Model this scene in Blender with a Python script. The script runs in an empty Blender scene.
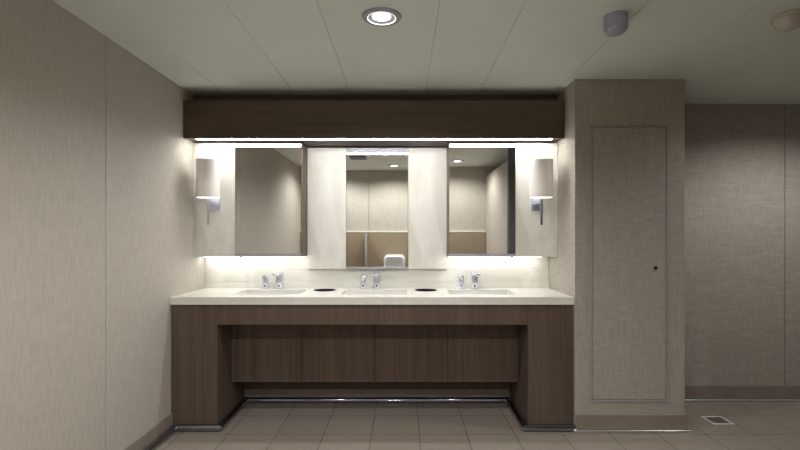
import bpy, bmesh, math
from math import pi, sin, cos, radians
C = bpy.context.scene
COL = C.collection

# ---------------------------------------------------------------- room sizes (metres)
XL, XR = -1.526, 4.2           # left wall, far right wall
YF, YB = -0.13, 3.677          # wall behind the viewer, wall behind the vanity
FZ = -.022                     # floor level (heights are counted from the skirting foot)
H = 2.272                      # ceiling
CX0, CX1, CY = 1.117, 1.832, 3.094   # boxed column: sides and front
TOP = 0.85                     # worktop height
YM = 3.442                     # front plane of mirror cabinets
HOODY, HOODZ0, HOODZ1 = 3.287, 1.926, 2.188

# ---------------------------------------------------------------- materials
def S(v):
    v /= 255.0
    return v/12.92 if v <= .04045 else ((v+.055)/1.055)**2.4
def rgb(r, g, b): return (S(r), S(g), S(b), 1)

class NT:
    def __init__(s, name):
        s.m = bpy.data.materials.new(name); s.m.use_nodes = True
        s.t = s.m.node_tree; s.b = s.t.nodes['Principled BSDF']
    def n(s, typ, **kw):
        x = s.t.nodes.new(typ)
        for k, v in kw.items(): setattr(x, k, v)
        return x
    def l(s, a, b): s.t.links.new(a, b)
    def coords(s, scale=(1,1,1), loc=(0,0,0)):
        tc = s.n('ShaderNodeTexCoord'); mp = s.n('ShaderNodeMapping')
        mp.inputs['Scale'].default_value = scale; mp.inputs['Location'].default_value = loc
        s.l(tc.outputs['Object'], mp.inputs['Vector']); return mp.outputs['Vector']
    def noise(s, vec, scale=1, detail=3, rough=.5, dist=0):
        x = s.n('ShaderNodeTexNoise'); s.l(vec, x.inputs['Vector'])
        x.inputs['Scale'].default_value = scale; x.inputs['Detail'].default_value = detail
        x.inputs['Roughness'].default_value = rough; x.inputs['Distortion'].default_value = dist
        return x.outputs['Fac']
    def ramp(s, fac, stops):
        r = s.n('ShaderNodeValToRGB'); e = r.color_ramp.elements
        while len(e) < len(stops): e.new(.5)
        for i, (p, c) in enumerate(stops): e[i].position = p; e[i].color = c
        s.l(fac, r.inputs['Fac']); return r.outputs['Color']
    def math(s, op, a, b):
        x = s.n('ShaderNodeMath', operation=op)
        for i, v in enumerate((a, b)):
            if isinstance(v, (int, float)): x.inputs[i].default_value = v
            else: s.l(v, x.inputs[i])
        return x.outputs[0]
    def mixc(s, fac, a, b, mode='MIX'):
        x = s.n('ShaderNodeMix', data_type='RGBA', blend_type=mode)
        for i, v in ((0, fac), (6, a), (7, b)):
            if isinstance(v, (int, float, tuple)): x.inputs[i].default_value = v
            else: s.l(v, x.inputs[i])
        return x.outputs[2]
    def bump(s, h, strength=.2, dist=.002):
        x = s.n('ShaderNodeBump'); x.inputs['Strength'].default_value = strength
        x.inputs['Distance'].default_value = dist
        s.l(h, x.inputs['Height']); s.l(x.outputs['Normal'], s.b.inputs['Normal'])
    def col(s, c):
        if isinstance(c, tuple): s.b.inputs['Base Color'].default_value = c
        else: s.l(c, s.b.inputs['Base Color'])
    def set(s, **kw):
        for k, v in kw.items(): s.b.inputs[k.replace('_', ' ')].default_value = v
        return s

def plain(name, c, rough=.5, metal=0, var=.06, nscale=25):
    m = NT(name); v = m.coords()
    f = m.noise(v, nscale, 3)
    lo = tuple(x*(1-var) for x in c[:3])+(1,); hi = tuple(min(1, x*(1+var)) for x in c[:3])+(1,)
    m.col(m.ramp(f, [(.3, lo), (.7, hi)])); m.set(Roughness=rough, Metallic=metal); return m.m

def vinyl(name, lo, hi, kv=1.0, kh=1.0):
    m = NT(name)
    a = m.noise(m.coords((120, 120, 11)), 1, 3, .6)      # vertical threads
    b = m.noise(m.coords((11, 11, 120)), 1, 3, .6)       # horizontal threads
    f = m.math('ADD', m.math('MULTIPLY', a, .5*kv), m.math('MULTIPLY', b, .5*kh))
    f = m.math('ADD', m.math('MULTIPLY', f, 1/(.5*kv+.5*kh)), 0)
    m.col(m.ramp(f, [(.34, lo), (.66, hi)]))
    m.bump(f, .12, .001); m.set(Roughness=.72); m.b.inputs['Specular IOR Level'].default_value = .25
    return m.m

def wood(name, dark, mid, lite, axis):
    m = NT(name)
    s = {'Z': ((70, 70, 1.6), (14, 14, .5)), 'X': ((1.2, 30, 90), (.4, 6, 16))}[axis]
    a = m.noise(m.coords(s[0]), 1, 5, .6, .3); b = m.noise(m.coords(s[1]), 1, 3, .5, .6)
    f = m.math('ADD', m.math('MULTIPLY', a, .55), m.math('MULTIPLY', b, .45))
    m.col(m.ramp(f, [(.32, dark), (.5, mid), (.68, lite)]))
    m.bump(a, .12, .001); m.set(Roughness=.48); m.b.inputs['Specular IOR Level'].default_value = .35
    return m.m

def stone(name, base, vein, dark):
    m = NT(name)
    w = m.noise(m.coords((1.1, 1.1, .55)), 1.6, 4, .5, .6)
    v = m.noise(m.coords((1, 1, .5)), 2.0, 4, .5, .5)
    line = m.math('SUBTRACT', 1, m.math('MULTIPLY', m.math('ABSOLUTE', m.math('SUBTRACT', v, .5), 0), 16))
    line = m.math('MAXIMUM', line, 0)
    c = m.ramp(w, [(.3, dark), (.62, base)])
    c = m.mixc(m.math('MULTIPLY', line, .55), c, vein)
    m.col(c); m.set(Roughness=.22); return m.m

def emit(name, c, strength):
    m = NT(name); m.col((.9, .9, .9, 1))
    m.b.inputs['Emission Color'].default_value = c; m.b.inputs['Emission Strength'].default_value = strength
    return m.m

M = {}
M['vinyl'] = vinyl('woven_vinyl', (.400, .366, .322, 1), (.490, .450, .398, 1), 1.35, .65)
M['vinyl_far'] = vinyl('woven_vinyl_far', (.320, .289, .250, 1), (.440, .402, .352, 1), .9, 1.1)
M['wood_v'] = wood('walnut_upright', (.074, .050, .036, 1), (.103, .072, .053, 1), (.136, .098, .073, 1), 'Z')
M['wood_h'] = wood('walnut_level', (.066, .044, .032, 1), (.095, .065, .047, 1), (.125, .088, .065, 1), 'X')
M['stone'] = stone('cream_onyx', (.69, .68, .622, 1), (.83, .825, .78, 1), (.60, .588, .525, 1))
M['counter'] = stone('cream_worktop', (.75, .74, .685, 1), (.81, .80, .75, 1), (.69, .68, .62, 1))
M['ceiling'] = plain('ceiling_panel', (.70, .745, .69, 1), .55, 0, .02, 3)
M['seam'] = plain('seam_dark', (.05, .045, .04, 1), .8)
M['ceil_seam'] = plain('ceiling_seam', (.48, .48, .44, 1), .8)
M['baseboard'] = plain('taupe_skirting', (.250, .208, .172, 1), .38, 0, .08, 8)
M['chrome'] = plain('chrome', (.76, .79, .92, 1), .25, 1, .02)
M['rail'] = plain('steel_rail', (.36, .385, .44, 1), .07, 1, .02)
M['bright_rail'] = plain('bright_steel_rail', (.93, .94, .98, 1), .30, 1, .01)
M['steel'] = plain('brushed_steel', (.62, .62, .66, 1), .35, 1, .04)
M['mirror_rail'] = plain('satin_mirror_rail', (.42, .41, .46, 1), .3, .3)
M['frame_grey'] = plain('panel_frame_grey', (.30, .31, .295, 1), .5)
M['mirror'] = plain('mirror_silver', (.80, .81, .79, 1), .0, 1, .0)
M['ceramic'] = plain('white_ceramic', (.86, .86, .87, 1), .12, 0, .01)
M['black'] = plain('black_plastic', (.006, .006, .007, 1), .4)
M['darkhole'] = plain('dark_lock', (.03, .025, .025, 1), .4)
def shade_mat():
    m = NT('linen_shade'); m.col((.80, .775, .75, 1)); m.set(Roughness=.9)
    tr = m.n('ShaderNodeBsdfTranslucent'); tr.inputs[0].default_value = (.80, .76, .72, 1)
    mx = m.n('ShaderNodeMixShader'); mx.inputs[0].default_value = .12
    m.l(m.b.outputs[0], mx.inputs[1]); m.l(tr.outputs[0], mx.inputs[2])
    m.l(mx.outputs[0], m.t.nodes['Material Output'].inputs['Surface']); return m.m
M['shade'] = shade_mat()
M['lavender'] = plain('lavender_plastic', (.36, .36, .46, 1), .3)
M['beige_plastic'] = plain('beige_plastic', (.60, .54, .48, 1), .25)
M['lens_clear'] = plain('small_lens', (.75, .74, .80, 1), .1)
M['ring'] = plain('downlight_ring', (.36, .35, .38, 1), .45, .3)
M['reflector'] = plain('downlight_reflector', (.45, .45, .50, 1), .4, .1)
M['wainscot'] = plain('tan_laminate', (.29, .225, .155, 1), .5, 0, .03, 6)
M['ledge'] = plain('pale_ledge', (.72, .69, .64, 1), .4)
M['pilaster'] = plain('dark_grey_steel', (.15, .152, .165, 1), .5, .1)
M['vent'] = plain('vent_grey', (.16, .17, .20, 1), .5)
M['led'] = emit('led_strip', (1, .995, .975, 1), 47)
M['led_mirror'] = emit('led_mirror', (1, .98, .96, 1), 2.2)
M['led_under'] = emit('led_under', (1, .995, .975, 1), 17)
M['lamp_glow'] = emit('lamp_glow', (1, .975, .95, 1), 1.3)
M['bulb'] = emit('bulb_glow', (1, .975, .94, 1), 26)
M['lens'] = emit('downlight_lens', (1, .99, .97, 1), 9)

def floor_mat():
    m = NT('porcelain_tiles')
    v = m.coords((1, 1, 1), (.2045, -3.047, 0))
    br = m.n('ShaderNodeTexBrick', offset=0.0, squash=1.0)
    m.l(v, br.inputs['Vector'])
    for k, x in (('Scale', 1), ('Mortar Size', .0022), ('Mortar Smooth', .1), ('Bias', 0), ('Brick Width', .306), ('Row Height', .313)):
        br.inputs[k].default_value = x
    br.inputs['Color1'].default_value = (.285, .243, .206, 1); br.inputs['Color2'].default_value = (.315, .270, .229, 1)
    br.inputs['Mortar'].default_value = (.045, .038, .032, 1)
    f = m.noise(m.coords((3, 14, 3)), 3, 5, .6, .5)
    c = m.mixc(.35, br.outputs['Color'], m.ramp(f, [(.3, (.55, .55, .55, 1)), (.7, (1.0, 1.0, 1.0, 1))]), 'MULTIPLY')
    m.col(c); m.set(Roughness=.42); m.bump(m.math('SUBTRACT', 1, br.outputs['Fac']), .4, .002)
    return m.m
M['floor'] = floor_mat()

# ---------------------------------------------------------------- mesh helpers
def box(bm, x0, x1, y0, y1, z0, z1, bev=0, seg=2):
    vs = [bm.verts.new((x, y, z)) for x in (x0, x1) for y in (y0, y1) for z in (z0, z1)]
    q = [(0,1,3,2), (4,6,7,5), (0,4,5,1), (2,3,7,6), (0,2,6,4), (1,5,7,3)]
    fs = [bm.faces.new([vs[i] for i in f]) for f in q]
    if bev:
        es = set(e for f in fs for e in f.edges)
        bmesh.ops.bevel(bm, geom=list(es), offset=bev, segments=seg, profile=.5, affect='EDGES', clamp_overlap=True)
def lathe(bm, prof, n=48, c=(0,0,0), closed=False):
    rings = []
    for r, z in prof:
        if r < 1e-6: rings.append([bm.verts.new((c[0], c[1], c[2]+z))])
        else: rings.append([bm.verts.new((c[0]+r*cos(2*pi*i/n), c[1]+r*sin(2*pi*i/n), c[2]+z)) for i in range(n)])
    pairs = list(zip(rings, rings[1:])) + ([(rings[-1], rings[0])] if closed else [])
    for a, b in pairs:
        for i in range(n):
            j = (i+1) % n
            if len(a) == 1: bm.faces.new((a[0], b[j], b[i]))
            elif len(b) == 1: bm.faces.new((a[i], a[j], b[0]))
            else: bm.faces.new((a[i], a[j], b[j], b[i]))
def rrect(w, d, r, n=6):
    out = []
    for cx, cy, a0 in ((w/2-r, d/2-r, 0), (-w/2+r, d/2-r, pi/2), (-w/2+r, -d/2+r, pi), (w/2-r, -d/2+r, 3*pi/2)):
        for i in range(n+1):
            a = a0 + i*pi/2/n; out.append((cx+r*cos(a), cy+r*sin(a)))
    return out
def loft(bm, loops, cap0=False, cap1=False):
    R = [[bm.verts.new(p) for p in L] for L in loops]
    for a, b in zip(R, R[1:]):
        n = len(a)
        for i in range(n): bm.faces.new((a[i], a[(i+1) % n], b[(i+1) % n], b[i]))
    if cap0: bm.faces.new(R[0][::-1])
    if cap1: bm.faces.new(R[-1])
def mesh(name, build, mat, smooth=False):
    bm = bmesh.new(); build(bm)
    bmesh.ops.recalc_face_normals(bm, faces=bm.faces[:])
    me = bpy.data.meshes.new(name); bm.to_mesh(me); bm.free()
    me.materials.append(M[mat])
    if smooth:
        for p in me.polygons: p.use_smooth = True
        me.set_sharp_from_angle(angle=radians(38))
    return me
def obj(name, build, mat, parent=None, smooth=False, loc=None):
    o = bpy.data.objects.new(name, mesh(name, build, mat, smooth)); COL.objects.link(o)
    if loc: o.location = loc
    if parent: o.parent = parent
    return o
def B(*a, **k): return lambda bm: box(bm, *a, **k)
def tag(o, label, cat=None, group=None):
    o['label'] = label
    if cat: o['category'] = cat
    if group: o['group'] = group
    return o
def thing(name, label, cat, loc, group=None):
    o = bpy.data.objects.new(name, None); COL.objects.link(o); o.location = loc
    o.empty_display_size = .05
    return tag(o, label, cat, group)
def struct(name, build, mat, label, smooth=False):
    o = obj(name, build, mat, None, smooth); o['kind'] = 'structure'; o['label'] = label; return o
def dup(root, loc, label):
    r = root.copy(); COL.objects.link(r); r.location = loc; r['label'] = label
    for ch in root.children:
        c = ch.copy(); COL.objects.link(c); c.parent = r
        for g in ch.children:
            d = g.copy(); COL.objects.link(d); d.parent = c
    return r

# ---------------------------------------------------------------- setting
struct('floor', B(XL-.1, XR+.1, YF-.1, YB+.1, FZ-.1, FZ), 'floor', 'taupe square floor tiles with thin dark joints')
def slabs(axis, cuts, lo, hi, fixed, gap=.0045, bev=.0012):
    """panels between cuts with narrow open joints in front of a backing slab"""
    def f(bm):
        e = [lo]+list(cuts)+[hi]
        for a, b in zip(e, e[1:]):
            a2 = a + (gap/2 if a != lo else 0); b2 = b - (gap/2 if b != hi else 0)
            if axis == 'Yleft': box(bm, fixed-.02, fixed, a2, b2, FZ, H, bev, 1)
            if axis == 'Xback': box(bm, a2, b2, fixed, fixed+.02, FZ, H, bev, 1)
            if axis == 'Xfront': box(bm, a2, b2, fixed-.02, fixed, FZ, H, bev, 1)
            if axis == 'Xceil': box(bm, a2, b2, YF, YB, fixed, fixed+.02, bev, 1)
    return f
struct('wall_left', slabs('Yleft', [2.436], YF, YB, XL), 'vinyl', 'beige woven vinyl wall panels left of the vanity')
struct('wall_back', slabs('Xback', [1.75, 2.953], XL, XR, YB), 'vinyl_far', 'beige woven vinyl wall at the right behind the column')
struct('wall_front', slabs('Xfront', [-.54, .66, 1.86, 3.06], XL, XR, YF), 'vinyl', 'beige panelled wall seen in the mirrors')
struct('wall_right', B(XR, XR+.05, YF, YB, FZ, H), 'vinyl', 'beige woven vinyl end wall')
struct('ceiling', slabs('Xceil', [-1.28, -.781, -.378, .158, .535, 1.068, 1.57, 2.05, 2.58, 3.1, 3.6], XL, XR, H, .0022, .0005),
       'ceiling', 'pale grey ceiling of long strips')
def seam_back(bm):
    box(bm, XL-.04, XL-.018, YF, YB, FZ, H); box(bm, XL, XR, YB+.018, YB+.04, FZ, H); box(bm, XL, XR, YF-.04, YF-.018, FZ, H)
struct('trim_5', seam_back, 'seam', 'dark joint strips behind the wall panels')
struct('trim_6', B(XL, XR, YF, YB, H+.018, H+.05), 'ceil_seam', 'grey joint strips behind the ceiling panels')
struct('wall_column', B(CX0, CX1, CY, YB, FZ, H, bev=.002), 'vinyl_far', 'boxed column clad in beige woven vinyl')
BB = .088
struct('baseboard_left', B(XL, XL+.012, YF, 3.118, FZ, BB, bev=.002), 'baseboard', 'taupe skirting of the left wall')
struct('baseboard_column', lambda bm: (box(bm, CX0+.001, CX1+.018, CY-.012, CY, -.005, BB, .002), box(bm, CX1, CX1+.018, CY, YB, -.005, BB, .002)), 'baseboard', 'taupe skirting around the column')
struct('baseboard_right', B(CX1+.018, XR, YB-.012, YB, -.005, BB+.005, bev=.002), 'baseboard', 'taupe skirting under the right wall')

LEGY = 3.116
KX0, KX1 = -1.222, .816
def sweep(bm, P, r, z, n=16):
    rings = []
    for i, p in enumerate(P):
        def d(a, b):
            L = math.hypot(b[0]-a[0], b[1]-a[1]); return ((b[0]-a[0])/L, (b[1]-a[1])/L)
        d0 = d(P[i-1], p) if i else d(p, P[1]); d1 = d(p, P[i+1]) if i < len(P)-1 else d0
        n0 = (-d0[1], d0[0]); n1 = (-d1[1], d1[0])
        m = (n0[0]+n1[0], n0[1]+n1[1]); q = m[0]*n0[0]+m[1]*n0[1]; m = (m[0]/q, m[1]/q)
        rings.append([(p[0]+m[0]*r*cos(2*pi*k/n), p[1]+m[1]*r*cos(2*pi*k/n), z+r*sin(2*pi*k/n)) for k in range(n)])
    loft(bm, rings, True, True)
def ball(bm, x, y, r):
    lathe(bm, [(0, -r)]+[(r*cos(radians(t)), r*sin(radians(t))) for t in range(-75, 90, 15)]+[(0, r)], 16, (x, y, FZ+r+.0005))
def vanity_rail(bm):
    q = .0225; o = q+.001
    P = [(XL+.012+o, YF+.05), (XL+.012+o, LEGY-o), (KX0+o, LEGY-o), (KX0+o, YB-.035-o), (KX1-o, YB-.035-o), (KX1-o, LEGY-o), (CX0-.004, LEGY-o)]
    sweep(bm, P, q, FZ+q+.0005)
    for i in (1, 3, 4): ball(bm, P[i][0], P[i][1], q*1.1)
def column_rail(bm):
    q = .0085; o = q+.0005
    P = [(CX0-.006, LEGY-.022), (CX0-.006, CY-.012-o), (CX1+.018+o, CY-.012-o), (CX1+.018+o, YB-.012-o), (XR-.03, YB-.012-o)]
    sweep(bm, P, q, FZ+q+.0005)
    for i in (0, 1): ball(bm, P[i][0], P[i][1], q*1.5)
struct('trim_1', vanity_rail, 'rail', 'polished steel tube along the foot of the left wall and vanity', True)
struct('trim_4', column_rail, 'bright_rail', 'thin bright steel strip along the foot of column and right wall', True)

# wall behind the viewer (seen in the mirrors)
WZ = 1.305
struct('trim_2', B(XL, 1.205, YF, YF+.03, FZ, WZ, bev=.001), 'wainscot', 'tan laminate dado seen in the mirrors')
struct('trim_3', B(XL, 1.205, YF, YF+.036, WZ, WZ+.02, bev=.003), 'ledge', 'pale ledge on top of the tan dado')

# ---------------------------------------------------------------- vanity
v = thing('vanity_cabinet', 'long dark walnut vanity cabinet with open knee space under the cream worktop', 'vanity', (-.2045, LEGY, 0))
ox, oy = v.location.x, v.location.y
def vp(name, mat, *a, bev=.0015, label=None):
    x0, x1, y0, y1, z0, z1 = a
    o = obj(name, B(x0-ox, x1-ox, y0-oy, y1-oy, z0, z1, bev=bev), mat, v)
    if label: o['label'] = label
    return o
vp('side_cabinet', 'wood_v', XL+.003, KX0, LEGY, YB-.03, FZ+.001, .8)
vp('side_cabinet', 'wood_v', KX1, CX0-.003, LEGY, YB-.03, FZ+.001, .8)
vp('apron', 'wood_v', KX0+.001, KX1-.001, LEGY+.001, LEGY+.022, .667, .8)
KY = 3.369
edges = [KX0+.001, -.72, -.206, .31, KX1-.001]
for a, b in zip(edges, edges[1:]):
    vp('knee_panel', 'wood_v', a+.0015, b-.0015, KY, KY+.018, .215, .66, bev=.0012)
vp('back_board', 'wood_v', KX0+.001, KX1-.001, YB-.034, YB-.024, FZ+.001, .78)
vp('plinth_strip', 'baseboard', KX0+.001, KX1-.001, YB-.036, YB-.0345, FZ+.001, .075)

def slab_with_holes(outer, holes, z, th):
    def f(bm):
        es = []
        for L in [outer]+holes:
            vs = [bm.verts.new((x, y, z)) for x, y in L]
            es += [bm.edges.new((vs[i], vs[(i+1) % len(vs)])) for i in range(len(vs))]
        g = bmesh.ops.triangle_fill(bm, use_beauty=True, use_dissolve=False, edges=es)
        fs = [x for x in g['geom'] if isinstance(x, bmesh.types.BMFace)]
        e = bmesh.ops.extrude_face_region(bm, geom=fs)
        bmesh.ops.translate(bm, verts=[x for x in e['geom'] if isinstance(x, bmesh.types.BMVert)], vec=(0, 0, -th))
    return f
SX = (-.946, -.203, .545); SY = 3.392; SW, SD = .462, .285
BXS = (-.579, .166); BY = 3.505; BR = .083
YC0 = 3.104; YS = 3.640
holes = [[(cx+x, SY+y) for x, y in rrect(SW, SD, .025)] for cx in SX] + \
        [[(cx+BR*cos(2*pi*i/40), BY+BR*sin(2*pi*i/40)) for i in range(40)] for cx in BXS]
ct = obj('countertop', slab_with_holes([(XL, YC0), (CX0-.001, YC0), (CX0-.001, YB), (XL, YB)], holes, 0, .049), 'counter', None, False, (0, 0, TOP))
tag(ct, 'cream stone worktop with three basin cutouts lying on the walnut vanity', 'countertop')

sink = thing('sink', 'white rectangular basin below the left mirror cabinet', 'sink', (SX[0], SY, TOP-.05), 'undermount basins in the worktop')
def basin(bm):
    L = lambda w, d, r, z: [(x, y, z) for x, y in rrect(w, d, r)]
    loft(bm, [L(SW+.03, SD+.03, .04, -.001), L(SW+.002, SD+.002, .026, -.001), L(SW-.004, SD-.004, .028, -.02), L(SW-.03, SD-.03, .04, -.085),
              L(SW-.07, SD-.07, .05, -.105), L(.06, .05, .02, -.112)], False, True)
    loft(bm, [L(SW+.03, SD+.03, .04, -.001), L(SW+.03, SD+.03, .04, -.02), L(SW-.02, SD-.02, .04, -.1), L(SW-.06, SD-.06, .05, -.118)], False, True)
obj('bowl', basin, 'ceramic', sink, True)
obj('drain', lambda bm: lathe(bm, [(0, -.108), (.018, -.108), (.024, -.109), (.026, -.111)], 24), 'chrome', sink, True)
dup(sink, (SX[1], SY, TOP-.05), 'white rectangular basin below the narrow middle mirror, between the two black waste holes')
dup(sink, (SX[2], SY, TOP-.05), 'white rectangular basin below the right mirror cabinet')

bin_ = thing('waste_chute', 'round black waste hole between the left and middle basins', 'waste chute', (BXS[0], BY, TOP), 'black waste holes in the worktop')
obj('rim', lambda bm: lathe(bm, [(BR-.006, -.003), (BR-.006, .0012), (BR-.004, .002), (BR+.001, .002), (BR+.003, .0004)], 40), 'black', bin_, True)
obj('liner', lambda bm: (lathe(bm, [(BR-.003, .0005), (BR-.003, -.2), (0, -.2)], 40),
                         lathe(bm, [(BR-.0065, .0005), (BR-.0065, -.19), (0, -.19)], 40)), 'black', bin_, True)
dup(bin_, (BXS[1], BY, TOP), 'round black waste hole between the middle and right basins')

FY = 3.59
fa = thing('faucet', 'chrome sensor tap with flat spout at the left basin', 'faucet', (-.936, FY, TOP), 'chrome taps behind the basins')
obj('body', lambda bm: (box(bm, -.024, .024, -.02, .022, .004, .108, .006), box(bm, -.027, .027, -.024, .026, 0, .006, .002)), 'chrome', fa, True)
sp = obj('spout', lambda bm: box(bm, -.026, .026, -.125, .024, .110, .123, .003), 'chrome', fa, True)
obj('aerator', lambda bm: lathe(bm, [(0, .103), (.010, .103), (.011, .105), (.011, .111), (0, .111)], 20, (0, -.105, 0)), 'steel', sp, True)
obj('sensor', lambda bm: box(bm, -.005, .005, -.0215, -.0195, .018, .032, .0005), 'darkhole', fa)
for k, x in ((1, -.202), (2, .536)):
    dup(fa, (x, FY, TOP), ('', 'chrome sensor tap with flat spout at the middle basin', 'chrome sensor tap with flat spout at the right basin')[k])
sd = thing('soap_dispenser', 'slim chrome soap dispenser left of the tap at the left basin', 'soap dispenser', (-1.041, FY, TOP), 'chrome soap dispensers behind the basins')
obj('body', lambda bm: (box(bm, -.020, .020, -.018, .020, .003, .105, .006), box(bm, -.0225, .0225, -.0205, .0225, 0, .005, .0015)), 'chrome', sd, True)
obj('spout', lambda bm: (box(bm, -.009, .009, -.075, -.012, .076, .090, .003), box(bm, -.005, .005, -.074, -.064, .066, .078, .001)), 'chrome', sd, True)
obj('sensor', lambda bm: box(bm, -.0045, .0045, -.0225, -.0195, .018, .031, .0005), 'darkhole', sd)
for k, x in ((1, -.303), (2, .434)):
    dup(sd, (x, FY, TOP), ('', 'slim chrome soap dispenser left of the tap at the middle basin', 'slim chrome soap dispenser left of the tap at the right basin')[k])

# ---------------------------------------------------------------- stone, mirrors
CZ0 = 1.098
tag(obj('backsplash', lambda bm: (box(bm, XL+.001, CX0-.001, YS+.012, YB-.002, TOP+.0485, .994, .001), box(bm, XL+.001, CX0-.001, YS, YB-.002, TOP+.0005, TOP+.0475, .001)), 'stone'),
    'cream veined stone backsplash standing along the rear of the worktop', 'backsplash')
sl = obj('stone_panel', B(-.152, .152, 0, .205, 0, HOODZ0-CZ0-.002, bev=.0015), 'stone', None, False, (-1.3735, YM, CZ0))
tag(sl, 'cream stone wall panel carrying the left wall lamp', 'wall panel', 'stone panels around the mirrors')
sr = sl.copy(); COL.objects.link(sr); sr.location.x = .9645; sr['label'] = 'cream stone wall panel carrying the right wall lamp'
CPY = 3.632
cw = (.735-.4405)/2
a = obj('stone_panel', B(-cw, cw, 0, YB-CPY-.001, 0, HOODZ0-.997-.002, bev=.0015), 'stone', None, False, (-.735+cw, CPY, .997))
tag(a, 'tall cream stone wall panel between left mirror cabinet and middle mirror', 'wall panel', 'stone panels around the mirrors')
a2 = a.copy(); COL.objects.link(a2); a2.location.x = .0365+cw; a2['label'] = 'tall cream stone wall panel between middle mirror and right mirror cabinet'

for x0, x1, side in ((XL+.002, -.737, 'left'), (.332, CX0-.002, 'right')):
    q = obj('stone_panel', B(-(x1-x0)/2, (x1-x0)/2, 0, .022, 0, .0995), 'stone', None, False, ((x0+x1)/2, YB-.024, .9955))
    tag(q, 'low cream stone strip glowing just under the %s mirror cabinet' % side, 'wall panel', 'stone panels around the mirrors')
mw = .241
mc = thing('mirror_cabinet', 'mirror cabinet with walnut sides and lit top edge above the left basin', 'mirror cabinet', (-.9785, YM, CZ0), 'walnut mirror cabinets')
mh = HOODZ0-CZ0-.002
body = obj('body', B(-mw, mw, 0, .205, 0, mh, bev=.001), 'wood_v', mc)
obj('mirror', B(-mw+.002, mw-.004, -.004, -.0005, .024, mh-.032), 'mirror', mc)
obj('bottom_rail', B(-mw+.001, mw-.003, -.008, -.0005, .003, .0235, bev=.001), 'mirror_rail', mc)
obj('light_strip', B(-mw+.002, mw-.004, -.010, -.0005, mh-.031, mh-.008, bev=.001), 'led_mirror', mc)
obj('lower_light_strip', B(-mw+.01, mw-.01, .12, .15, -.006, -.0005), 'led_under', mc)
dup(mc, (.5705, YM, CZ0), 'mirror cabinet with walnut sides and lit top edge above the right basin')
# lights under the two stone panels continue the glow below the cabinets
for s_, nm in ((sl, 'l'), (sr, 'r')):
    obj('light_strip', B(-.13, .145, .12, .15, -.006, -.0005) if nm == 'l' else B(-.145, .07, .12, .15, -.006, -.0005), 'led_under', s_)

mm = thing('wall_mirror', 'narrow tall middle mirror between two cream stone panels', 'mirror', (-.202, CPY, .997))
hh = HOODZ0-.997-.002
obj('backing_board', B(-.237, .237, .004, .04, .001, hh), 'seam', mm)
obj('mirror', B(-.236, .236, 0, .0035, .018, hh-.034), 'mirror', mm)
obj('bottom_rail', B(-.236, .236, -.004, .0035, .0, .0175, bev=.001), 'mirror_rail', mm)
obj('top_rail', B(-.236, .236, -.004, .0035, hh-.0335, hh, bev=.001), 'mirror_rail', mm)

# ---------------------------------------------------------------- hood
hd = thing('pelmet', 'long dark walnut light pelmet across the top of the mirrors', 'pelmet', (-.2045, HOODY, HOODZ0))
hx0, hx1 = XL+.002-ox, CX0-.002-ox
obj('fascia', B(hx0, hx1, 0, .02, 0, HOODZ1-HOODZ0, bev=.0015), 'wood_h', hd)
obj('soffit', B(hx0, hx1, .0205, YB-HOODY-.002, .008, .026), 'wood_h', hd)
obj('top_board', B(hx0, hx1, .0205, YM-HOODY, HOODZ1-HOODZ0-.02, HOODZ1-HOODZ0), 'wood_h', hd)
obj('upper_board', B(hx0, hx1, YM-HOODY, YM-HOODY+.02, HOODZ1-HOODZ0+.0005, H-HOODZ0-.001), 'wood_h', hd)
obj('light_strip', B(-1.452-ox, 1.04-ox, .028, .064, .0022, .0078), 'led', hd)

# ---------------------------------------------------------------- wall lamps
LZ = 1.482
lm = thing('wall_lamp', 'wall lamp with pale drum shade on the stone panel beside the left wall', 'wall lamp', (-1.3665, YM, LZ), 'drum shade wall lamps')
SF = -.120
obj('backplate', B(-.041, .041, -.012, -.0005, -.05, .045, bev=.002), 'chrome', lm)
obj('arm', B(-.009, .009, SF+.004, -.012, -.004, .010, bev=.001), 'chrome', lm)
obj('stem', B(-.0085, .0085, SF-.004, SF+.004, -.155, .046, bev=.001), 'chrome', lm)
def shade(bm):
    lathe(bm, [(.0785, .037), (.0785, .298), (.0765, .298), (.0765, .037)], 56, (0, SF, 0), True)
obj('shade', shade, 'shade', lm, True)
obj('diffuser', lambda bm: lathe(bm, [(0, .0352), (.073, .0352), (.0750, .036), (.0758, .038), (.0758, .046), (0, .046)], 48, (0, SF, 0)), 'lamp_glow', lm, True)
obj('bulb', lambda bm: lathe(bm, [(0, .06)]+[(.028*cos(radians(t)), .12+.045*sin(radians(t))) for t in range(-75, 90, 15)]+[(0, .165)], 24, (0, SF, 0)), 'bulb', lm, True)
dup(lm, (.9645, YM, LZ), 'wall lamp with pale drum shade on the stone panel beside the boxed column')

# ---------------------------------------------------------------- column access panel
ap = thing('access_panel', 'tall vinyl covered access panel with thin grey frame on the column', 'access panel', (1.469, CY, .17))
aw, ah = .254, 1.803
def frame(bm, w, h, t, y0, y1):
    box(bm, -w, -w+t, y0, y1, 0, h, .001, 1); box(bm, w-t, w, y0, y1, 0, h, .001, 1)
    box(bm, -w+t, w-t, y0, y1, 0, t, .001, 1); box(bm, -w+t, w-t, y0, y1, h-t, h, .001, 1)
obj('frame', lambda bm: frame(bm, aw, ah, .014, -.006, -.0003), 'frame_grey', ap)
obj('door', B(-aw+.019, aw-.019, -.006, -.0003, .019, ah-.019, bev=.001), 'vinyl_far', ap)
obj('lock', lambda bm: lathe(bm, [(0, -.002), (.011, -.002), (.013, 0), (.013, .004)], 20), 'darkhole', ap, True)
lk = ap.children[-1]; lk.rotation_euler = (-pi/2, 0, 0); lk.location = (1.639-1.469, -.008, 1.042-.17)

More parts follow.
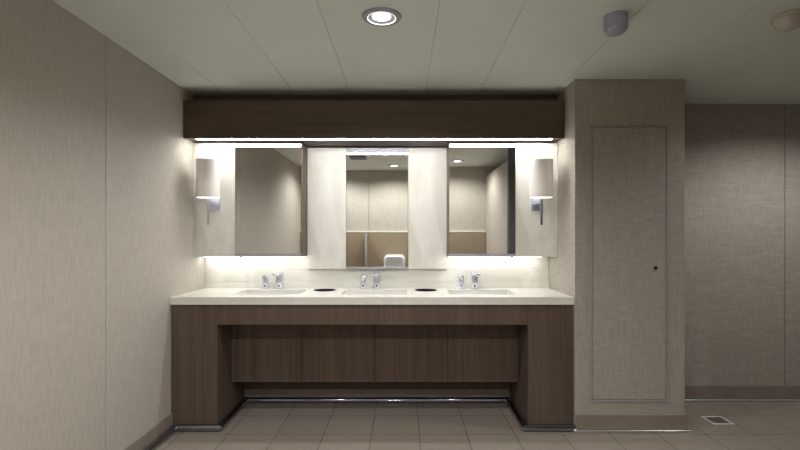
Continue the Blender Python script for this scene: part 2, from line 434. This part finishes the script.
# ---------------------------------------------------------------- ceiling fittings
def downlight(x, y, label, power, first=None):
    t = thing('downlight', label, 'downlight', (x, y, H), 'ceiling downlights') if first is None else dup(first, (x, y, H), label)
    if first is None:
        obj('trim_ring', lambda bm: lathe(bm, [(.066, 0), (.066, -.008), (.070, -.010), (.088, -.007), (.094, 0)], 56), 'ring', t, True)
        obj('reflector', lambda bm: lathe(bm, [(.043, -.0012), (.056, -.0035), (.0630, -.0065), (.0630, -.0005), (.043, -.0005)], 48, (0, 0, 0), True), 'reflector', t, True)
        obj('glow_ring', lambda bm: lathe(bm, [(.0640, -.0085), (.0665, -.0102), (.0675, -.0095), (.0640, -.0065)], 48, (0, 0, 0), True), 'lamp_glow', t, True)
        obj('lens', lambda bm: lathe(bm, [(0, -.005), (.036, -.0045), (.0425, -.002), (.0425, -.0005)], 40), 'lens', t, True)
        ld = bpy.data.lights.new('downlight_beam', 'SPOT'); ld.energy = power; ld.spot_size = radians(SPOT); ld.spot_blend = .6
        ld.shadow_soft_size = .022; ld.color = (1, .985, .965)
        lo = bpy.data.objects.new('beam', ld); COL.objects.link(lo); lo.parent = t; lo.location = (0, 0, -.016)
    return t
SPOT = 157
DL = 53
d0 = downlight(-.102, 2.213, 'round recessed downlight in the ceiling in front of the vanity', DL)
downlight(-.135, .40, 'round downlight reflected in the middle mirror', DL, d0)
downlight(.73, .42, 'round downlight reflected in the right mirror cabinet', DL, d0)
downlight(-.97, .40, 'round downlight near the left wall behind the viewer', DL, d0)
downlight(2.8, 2.72, 'round downlight beyond the column by the right wall', DL, d0)

sr_ = thing('alarm_sounder', 'lavender grey cylindrical alarm sounder on the ceiling', 'alarm', (.985, 2.205, H))
obj('housing', lambda bm: lathe(bm, [(0, 0), (.054, 0), (.054, -.060), (.050, -.064)], 48), 'lavender', sr_, True)
obj('cap', lambda bm: lathe(bm, [(.050, -.064), (.047, -.073), (.034, -.083), (.015, -.088), (0, -.089)], 48), 'lavender', sr_, True)
obj('indicator', lambda bm: lathe(bm, [(.0, -.079), (.006, -.078), (.008, -.072), (0, -.07)], 16, (-.036, -.022, 0)), 'lens_clear', sr_, True)
smd = thing('smoke_detector', 'beige domed smoke detector at the right edge of the ceiling', 'smoke detector', (1.785, 2.20, H))
obj('base', lambda bm: lathe(bm, [(0, 0), (.066, 0), (.068, -.012), (.064, -.018)], 48), 'beige_plastic', smd, True)
obj('dome', lambda bm: lathe(bm, [(.062, -.018), (.060, -.030), (.053, -.044), (.042, -.056), (.026, -.064), (0, -.067)], 48), 'beige_plastic', smd, True)
pp = obj('ceiling_plug', lambda bm: lathe(bm, [(0, -.004), (.006, -.0035), (.009, -.0015), (.0095, 0)], 24), 'ceramic', None, True, (1.302, 2.20, H))
tag(pp, 'tiny pale round plug in the ceiling between sounder and smoke detector', 'plug')
vt = thing('ceiling_vent', 'small grey square vent on the ceiling, reflected in the middle mirror', 'vent', (-.585, 1.12, H))
obj('frame', lambda bm: (box(bm, -.105, -.085, -.105, .105, -.018, -.0005, .002), box(bm, .085, .105, -.105, .105, -.018, -.0005, .002),
                         box(bm, -.085, .085, -.105, -.085, -.018, -.0005, .002), box(bm, -.085, .085, .085, .105, -.018, -.0005, .002)), 'vent', vt)
def slats(bm):
    for i in range(7):
        y = -.075+i*.025; box(bm, -.085, .085, y-.007, y+.007, -.012, -.004)
obj('louvre', slats, 'vent', vt)

# ---------------------------------------------------------------- floor drain
fd = thing('floor_drain', 'square steel floor drain beside the column', 'drain', (2.163, 3.274, FZ))
def fr(bm):
    w, t = .072, .014
    for x0, x1, y0, y1 in ((-w, -w+t, -w, w), (w-t, w, -w, w), (-w+t, w-t, -w, -w+t), (-w+t, w-t, w-t, w)): box(bm, x0, x1, y0, y1, .0003, .004, .001, 1)
obj('frame', fr, 'ledge', fd)
obj('pan', B(-.058, .058, -.058, .058, .0003, .001), 'black', fd)
def gr(bm):
    for i in range(9):
        x = -.052+i*.013; box(bm, x-.003, x+.003, -.058, .058, .001, .003)
    for i in range(5):
        y = -.046+i*.023; box(bm, -.058, .058, y-.003, y+.003, .001, .0029)
obj('grate', gr, 'steel', fd)

# ---------------------------------------------------------------- washroom side behind the viewer (mirror reflections)
W0 = YF+.03
ur = thing('urinal', 'white ceramic urinal reflected at the foot of the middle mirror', 'urinal', (-.137, W0, .44))
def urinal(bm):
    def ring(w, z0, z1, y, r):
        zc = (z0+z1)/2
        return [(x, y, zc+z) for x, z in rrect(w, z1-z0, r, 8)]
    loft(bm, [ring(.30, .02, .52, .001, .06), ring(.33, .01, .53, .05, .07), ring(.325, .0, .525, .20, .07), ring(.315, .0, .51, .285, .07), ring(.30, .01, .50, .30, .065),
              ring(.262, .03, .470, .298, .06), ring(.25, .05, .455, .285, .055), ring(.22, .09, .42, .225, .05), ring(.17, .13, .38, .20, .05)], True, True)
obj('bowl', urinal, 'ceramic', ur, True)
obj('waste_grid', lambda bm: lathe(bm, [(0, .152), (.035, .152), (.038, .148), (.038, .14)], 24, (0, .215, 0)), 'steel', ur, True)
dv = thing('urinal_divider', 'slim chrome edged privacy divider reflected in the middle mirror', 'divider', (-.56, W0, .35))
obj('panel', B(-.011, .011, .001, .30, 0, .955, bev=.004), 'wainscot', dv)
def edge(bm):
    cy, cz, q = .245, .885, .075
    P = [(.001, cz+q, 0, 1)] + [(cy+q*sin(radians(t)), cz+q*cos(radians(t)), sin(radians(t)), cos(radians(t))) for t in range(0, 91, 15)] + [(cy+q, 0, 1, 0)]
    loft(bm, [[(-.013, y, z), (.013, y, z), (.013, y-.016*ny, z-.016*nz), (-.013, y-.016*ny, z-.016*nz)] for y, z, ny, nz in P], True, True)
obj('edge_strip', edge, 'chrome', dv)
tp = thing('toilet_partition', 'tall beige cubicle partition with dark post, reflected in the right mirror', 'partition', (1.237, YF, FZ))
obj('panel', B(-.022, .022, .001, 1.47, 0, 2.135-FZ, bev=.002), 'vinyl', tp)
obj('post', B(-.022, .19, 1.472, 1.51, 0, H-FZ-.001, bev=.002), 'pilaster', tp)
obj('edge_strip', B(-.030, -.0225, 1.445, 1.471, 0, 2.135-FZ, bev=.001), 'steel', tp)

# ---------------------------------------------------------------- world, camera
w = bpy.data.worlds.new('World'); C.world = w; w.use_nodes = True
bg = w.node_tree.nodes['Background']; bg.inputs[0].default_value = (.5, .5, .5, 1); bg.inputs[1].default_value = .05
cam = bpy.data.cameras.new('camera'); co = bpy.data.objects.new('camera', cam); COL.objects.link(co)
co.location = (0, 0, 1.25); co.rotation_euler = (pi/2, 0, 0)
cam.sensor_width = 36; cam.lens = 475/800*36; cam.shift_x = -3.5/800; cam.shift_y = 11/800
cam.clip_start = .02
C.camera = co
C.view_settings.view_transform = 'Standard'; C.view_settings.look = 'None'
C.view_settings.exposure = 0; C.view_settings.gamma = 1
